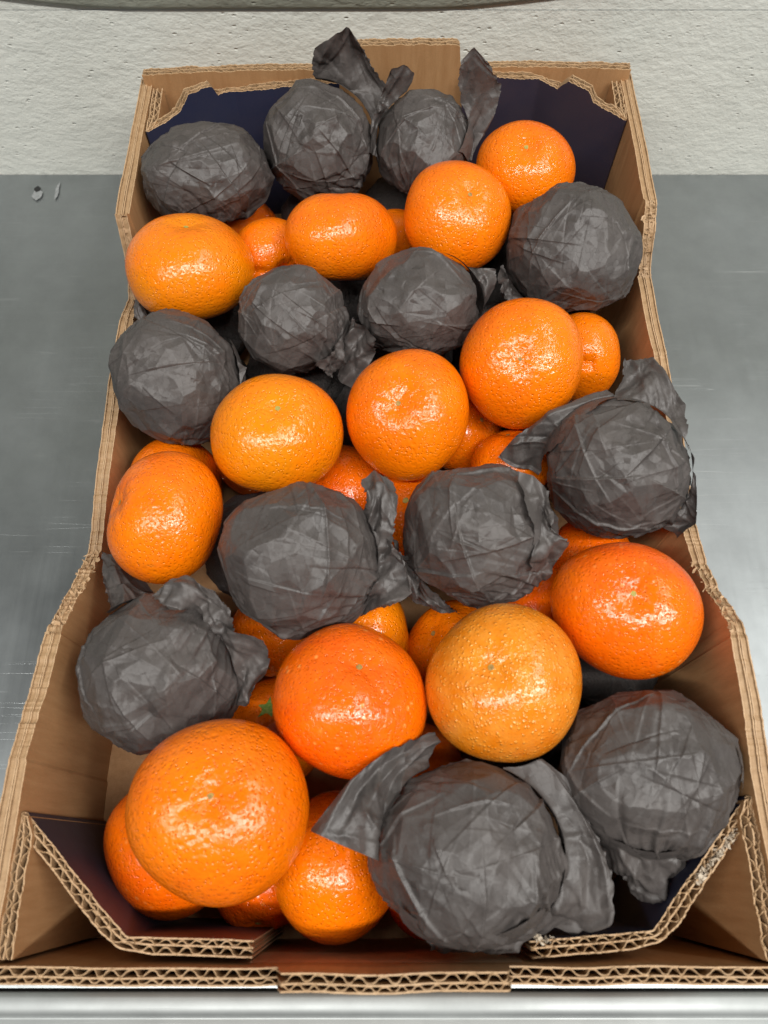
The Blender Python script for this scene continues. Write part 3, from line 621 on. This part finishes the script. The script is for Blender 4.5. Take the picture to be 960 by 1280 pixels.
def triangulate(K, seed):
    """random triangulation of the sphere; returns for every vertex its 3 nodes and weights"""
    rs = np.random.RandomState(seed); pts = rs.randn(K, 3) * (1, 1, .8); pts /= np.linalg.norm(pts, axis=1)[:, None]
    bm = bmesh.new(); vs = [bm.verts.new(p) for p in pts]
    bmesh.ops.convex_hull(bm, input=vs); bm.verts.index_update()
    tri = np.array([[v.index for v in f.verts] for f in bm.faces if len(f.verts) == 3]); P = np.array([v.co[:] for v in bm.verts]); bm.free()
    inv = np.linalg.inv(P[tri].transpose(0, 2, 1)).astype(np.float32)
    idx = np.zeros((len(CSV), 3), int); wt = np.zeros((len(CSV), 3), np.float32)
    for a in range(0, len(CSV), 4000):
        b = np.einsum('tij,vj->vti', inv, CSV[a:a + 4000].astype(np.float32)); m = b.min(2); k = m.argmax(1); r = np.arange(len(k))
        idx[a:a + 4000] = tri[k]; w = np.clip(b[r, k], 0, None); wt[a:a + 4000] = w / w.sum(1, keepdims=True)
    return idx, wt, K
TRI1 = [triangulate(60, 1), triangulate(85, 2), triangulate(70, 3)]
TRI2 = [triangulate(560, 4)]
def facet(tri, rs): h = rs.uniform(-1, 1, tri[2]); return (h[tri[0]] * tri[1]).sum(1)
def vnoise(V, seed, n=10, f=3.):
    rs = np.random.RandomState(seed); h = np.zeros(len(V))
    for k in range(n):
        d = rs.randn(3); d /= np.linalg.norm(d); h += np.sin(V @ d * f * rs.uniform(.5, 1.5) + rs.rand() * 6.28)
    return h / n ** .5
def wrap(key, seed, gather, creases=85, planes=80):
    ci = ALLK.index(key); f = FR[key]; c = np.array(f[1]); rad3 = np.array(f[4]); FM = frame(f)
    rs = np.random.RandomState(seed); V = CSV; R0 = rad3.mean()
    W = V + .035 * np.stack([vnoise(V, seed + q, 8, 4.) for q in range(3)], -1); W /= np.linalg.norm(W, axis=1)[:, None]
    # stretched paper: flat facets between straight ridges
    pn = rs.randn(planes, 3); pn /= np.linalg.norm(pn, axis=1)[:, None]; ph = .985 + rs.rand(planes) * .04
    dt = V @ pn.T; r = np.where(dt > .5, ph / np.maximum(dt, .5), 9).min(1); r = np.minimum(r, 1.085) - .012
    h = np.zeros(len(V))
    # creases: one flank falls gently, the other drops sharply
    for k in range(creases):
        m = rs.randn(3); m /= np.linalg.norm(m); cc = np.cross(m, rs.randn(3)); cc /= np.linalg.norm(cc)
        ln = rs.uniform(.3, 1.1); big = rs.rand() < .35
        X = W if rs.rand() < .6 else V
        x = X @ m; along = np.sqrt(np.maximum(0, 2 - 2 * (V @ cc))) / ln
        msk = np.clip(1 - along, 0, 1) ** .6 * (V @ cc > 0)
        a = rs.uniform(.012, .038) * (1.5 if big else .65); w1 = rs.uniform(.03, .16); w2 = rs.uniform(.005, .012)
        h += a * msk * np.where(x > 0, np.exp(-x / w1), np.exp(x / w2)) * (1 if rs.rand() < .75 else -.7)
    h += .027 * facet(TRI1[seed % 3], rs)
    mk = np.clip(.6 + 1.2 * vnoise(V, seed + 31, 8, 3.), 0, 1)
    h += .017 * mk * facet(TRI2[0], rs)
    # pleats running into the gather
    g = FM.T @ (np.array(gather, float) / np.linalg.norm(gather)); e1 = np.cross(g, [0.3, .2, .9]); e1 /= np.linalg.norm(e1); e2 = np.cross(g, e1)
    cg = V @ g; az = np.arctan2(W @ e2, W @ e1); tg = np.arccos(np.clip(cg, -1, 1))
    aw = az + .35 * np.sin(az * 2 + seed) + .12 * np.sin(tg * 4 + seed * 2)
    u = (aw / (2 * np.pi) * 11) % 1; saw = np.where(u < .84, u / .84, (1 - u) / .16)
    h += saw * .055 * np.clip((1.35 - tg) / .9, 0, 1)
    u = (aw / (2 * np.pi) * 19 + .3) % 1; saw = np.where(u < .7, u / .7, (1 - u) / .3)
    h += saw * .022 * np.clip((1.7 - tg) / 1.0, 0, 1)
    h += .014 * vnoise(V, seed + 9, 12, 3.5)
    P = V * ((r + np.clip(h, -.035, .15)) * 1.0)[:, None] * rad3[None] * (.985 if key in ('P12', 'P9') else .962)
    P = P @ FM.T + c
    near = [i for i in range(len(ALLC)) if i != ci and np.linalg.norm(ALLC[i] - c) < ALLR[i] + R0 + .02]
    P = avoid(P[None], near)[0]
    return P, c
def flap(grid, seed, key, slackf=1.10):
    g = np.array(grid) / 1000.
    Lu = np.linalg.norm(np.diff(g, axis=0), axis=2).sum(0).mean(); Lv = np.linalg.norm(np.diff(g, axis=1), axis=2).sum(1).mean()
    nu = int(np.clip(Lu / .0007, 12, 110)); nv = int(np.clip(Lv / .0007, 10, 100))
    P0 = catmull(g, nu, nv) * .35; gi = g
    for ax, n_ in ((0, nu), (1, nv)):
        t = np.linspace(0, gi.shape[ax] - 1, n_); i0 = np.minimum(t.astype(int), gi.shape[ax] - 2); u = (t - i0)
        u = u[:, None, None] if ax == 0 else u[None, :, None]
        gi = np.take(gi, i0, ax) * (1 - u) + np.take(gi, i0 + 1, ax) * u
    P0 = P0 + gi * .65; rest = []
    for o in OFFS:
        A, B = sl(P0, o); rest.append(np.sqrt(((P0[B] - P0[A]) ** 2).sum(-1)) * slackf)
    rs = np.random.RandomState(seed)
    n = np.cross(np.gradient(P0, axis=0), np.gradient(P0, axis=1)); n /= np.linalg.norm(n, axis=-1)[..., None] + 1e-9
    c = np.array(FR[key][1]); near = [i for i in range(len(ALLC)) if np.linalg.norm(ALLC[i] - P0.mean((0, 1))) < ALLR[i] + .05]
    U, Vv = np.meshgrid(np.linspace(0, Lu, nu), np.linspace(0, Lv, nv), indexing='ij'); h = np.zeros((nu, nv))
    for k in range(26):            # straight folds: one gentle and one steep flank
        a = rs.uniform(-.9, .9) + (np.pi / 2 if rs.rand() < .3 else 0); d = np.array([math.sin(a), math.cos(a)])
        x = (U - rs.uniform(0, Lu)) * d[0] + (Vv - rs.uniform(0, Lv)) * d[1]
        y = -(U - rs.uniform(0, Lu)) * d[1] + (Vv - rs.uniform(0, Lv)) * d[0]; y = y / rs.uniform(.012, .04)
        w1 = rs.uniform(.002, .009); w2 = rs.uniform(.0005, .0015); am = rs.uniform(.0003, .0022) * (1 if rs.rand() < .6 else -.8)
        h += am * np.clip(1 - np.abs(y), 0, 1) ** .5 * np.where(x > 0, np.exp(-x / w1), np.exp(x / w2))
    kf = rs.uniform(1.1, 2.3); w = Vv / Lv * kf + .5 * np.sin(U / Lu * 2.5 + seed) + rs.rand(); tr = np.abs(w - np.floor(w + .5)) * 2
    h += (tr - .5) * min(.0045, Lv * .22) * np.clip(.35 + U / Lu, 0, 1)
    w = w * 1.7 + U / Lu * 2.1; tr = np.abs(w - np.floor(w + .5)) * 2; h += (tr - .5) * min(.0011, Lv * .07) * (.3 + .7 * np.sin(U / Lu * 3 + seed) ** 2)
    P = P0 + n * h[..., None]
    # ragged free edge
    e = nz1(np.linspace(0, 1, nu), seed, 30)[:, None] * .0006
    P[:, -1] += e * 1.; P[:, 0] += e[::-1]
    return avoid(P, near, .0014)
PAP = [
 ('P1', (0.3, -0.6, -0.7), 'wrapped fruit in the back left corner, squat and smooth topped with a slanting crease'),
 ('P2', (0.7, -0.2, -0.6), 'wrapped fruit at the back with a tall dark folded paper corner standing up behind it'),
 ('P3', (-0.3, -0.8, -0.5), 'wrapped fruit at the back with two upright paper ends, one broad and one thin'),
 ('P4', (-0.4, -0.5, -0.8), 'smooth wrapped fruit at the right wall with orange peel showing underneath'),
 ('P5', (0.7, -0.5, -0.5), 'small wrapped fruit in the third row beside the crumpled one with a paper wing'),
 ('P6', (-0.6, -0.5, -0.4), 'wrapped fruit in the third row with a paper wing pointing right'),
 ('P7', (0.6, -0.5, -0.5), 'wrapped fruit against the left wall, left of the wide yellowish mandarin'),
 ('P8', (0.5, -0.6, -0.5), 'large wrapped fruit at the right wall with a paper flap rising behind it'),
 ('P9', (0.9, -0.2, -0.2), 'wrapped fruit left of centre with a curled paper end between it and its wrapped neighbour'),
 ('P10', (0.7, -0.5, -0.2), 'wrapped fruit right of centre with an upright fold line near its right side'),
 ('P11', (0.5, 0.7, 0.0), 'wrapped fruit at the lower left wall with curled silvery paper ends behind it'),
 ('P12', (0.6, -0.6, -0.2), 'nearest wrapped fruit at the front wall with wide loose paper on both sides'),
 ('P13', (0, -0.9, -0.1), 'wrapped fruit in the front right corner, pleated to a point at its lower end'),
]
for i, (key, tilt, lab) in enumerate(PAP):
    f = FR[key]; t = thing('wrapped_mandarin', lab, 'wrapped fruit', f[1], 'mandarins wrapped in black tissue paper')
    V, F, z0 = fruit_mesh('peel', f[4], 300 + i, .86, .03); link('peel', V @ frame(f).T, F, OR['mid'], t)
    P, c = wrap(key, 40 + i * 7, tilt)
    o = link('paper_wrapper', P - c, CSF, M_paper, t)
    for j, g in enumerate((FLAPS.get(key, []) if key != 'P1' else [])):
        Q = flap(g, 500 + i * 10 + j, key)
        o = link('paper_flap', (Q - c).reshape(-1, 3), grid_faces(*Q.shape[:2]), M_paper, t)
        pass
# lower layer fillers: added to keep the gaps dark, most in dark paper
FILL = [
    (0.0129, 0.2817, 0.0394, 0.03038, 1),
    (-0.0508, 0.2689, 0.0439, 0.03038, 1),
    (0.0953, 0.337, 0.0407, 0.03038, 1),
    (0.0112, 0.0331, 0.0423, 0.03038, 0),
    (-0.0966, 0.3828, 0.0431, 0.03038, 0),
    (0.071, 0.3876, 0.0405, 0.03038, 1),
    (0.0709, 0.0585, 0.0383, 0.03038, 1),
    (0.0098, 0.3973, 0.0357, 0.03038, 1),
    (0.1002, 0.2204, 0.0392, 0.03038, 1),
    (-0.1107, 0.3199, 0.0407, 0.03038, 1),
    (-0.0695, 0.1556, 0.0433, 0.03038, 1),
    (-0.0356, 0.3397, 0.036, 0.03038, 1),
    (-0.1113, 0.2611, 0.0357, 0.03038, 1),
    (-0.1099, 0.1016, 0.036, 0.03038, 0),
    (0.0731, 0.2859, 0.0433, 0.03038, 1),
    (0.1131, 0.0922, 0.0405, 0.02842, 1),
    (0.0388, 0.3387, 0.0365, 0.02842, 1),
    (0.0603, 0.163, 0.0332, 0.02842, 0),
    (-0.0701, 0.2114, 0.0467, 0.02842, 0),
    (-0.0039, 0.2342, 0.0497, 0.02646, 1),
    (-0.0429, 0.3961, 0.0427, 0.02646, 1),
    (-0.0193, 0.1427, 0.03, 0.0245, 1),
    (0.1218, 0.2896, 0.0277, 0.022539999999999998, 1),
]
V0, F0, z0 = fruit_mesh('peel', (1, 1, .87), 901); pm = None; wm = None
P0, c0 = wrap('P5', 77, (0, 0, -1)); wrapped_unit = (P0 - c0) / .0293
for i, (x, y, z, r, w) in enumerate(FILL):
    if w:
        t = thing('wrapped_mandarin', 'shaded wrapped fruit buried in the lower layer, barely seen between the fruit above', 'wrapped fruit', (x, y, z), 'buried wrapped fruit of the lower layer')
        if wm is None: o = link('paper_wrapper', wrapped_unit, CSF, M_paper, t); wm = o
        else: o = wm.copy(); scene.collection.objects.link(o); o.parent = t
    else:
        t = thing('mandarin', 'shaded mandarin buried in the lower layer, barely seen between the fruit above', 'mandarin', (x, y, z), 'buried loose mandarins of the lower layer')
        if pm is None: o = link('peel', V0, F0, OR['deep'], t); pm = o
        else: o = pm.copy(); scene.collection.objects.link(o); o.parent = t
    o.scale = (r, r, r); o.rotation_euler = (i * 1.3, i * .7, i * 2.1)
print('build time', round(time.time() - T0, 1))
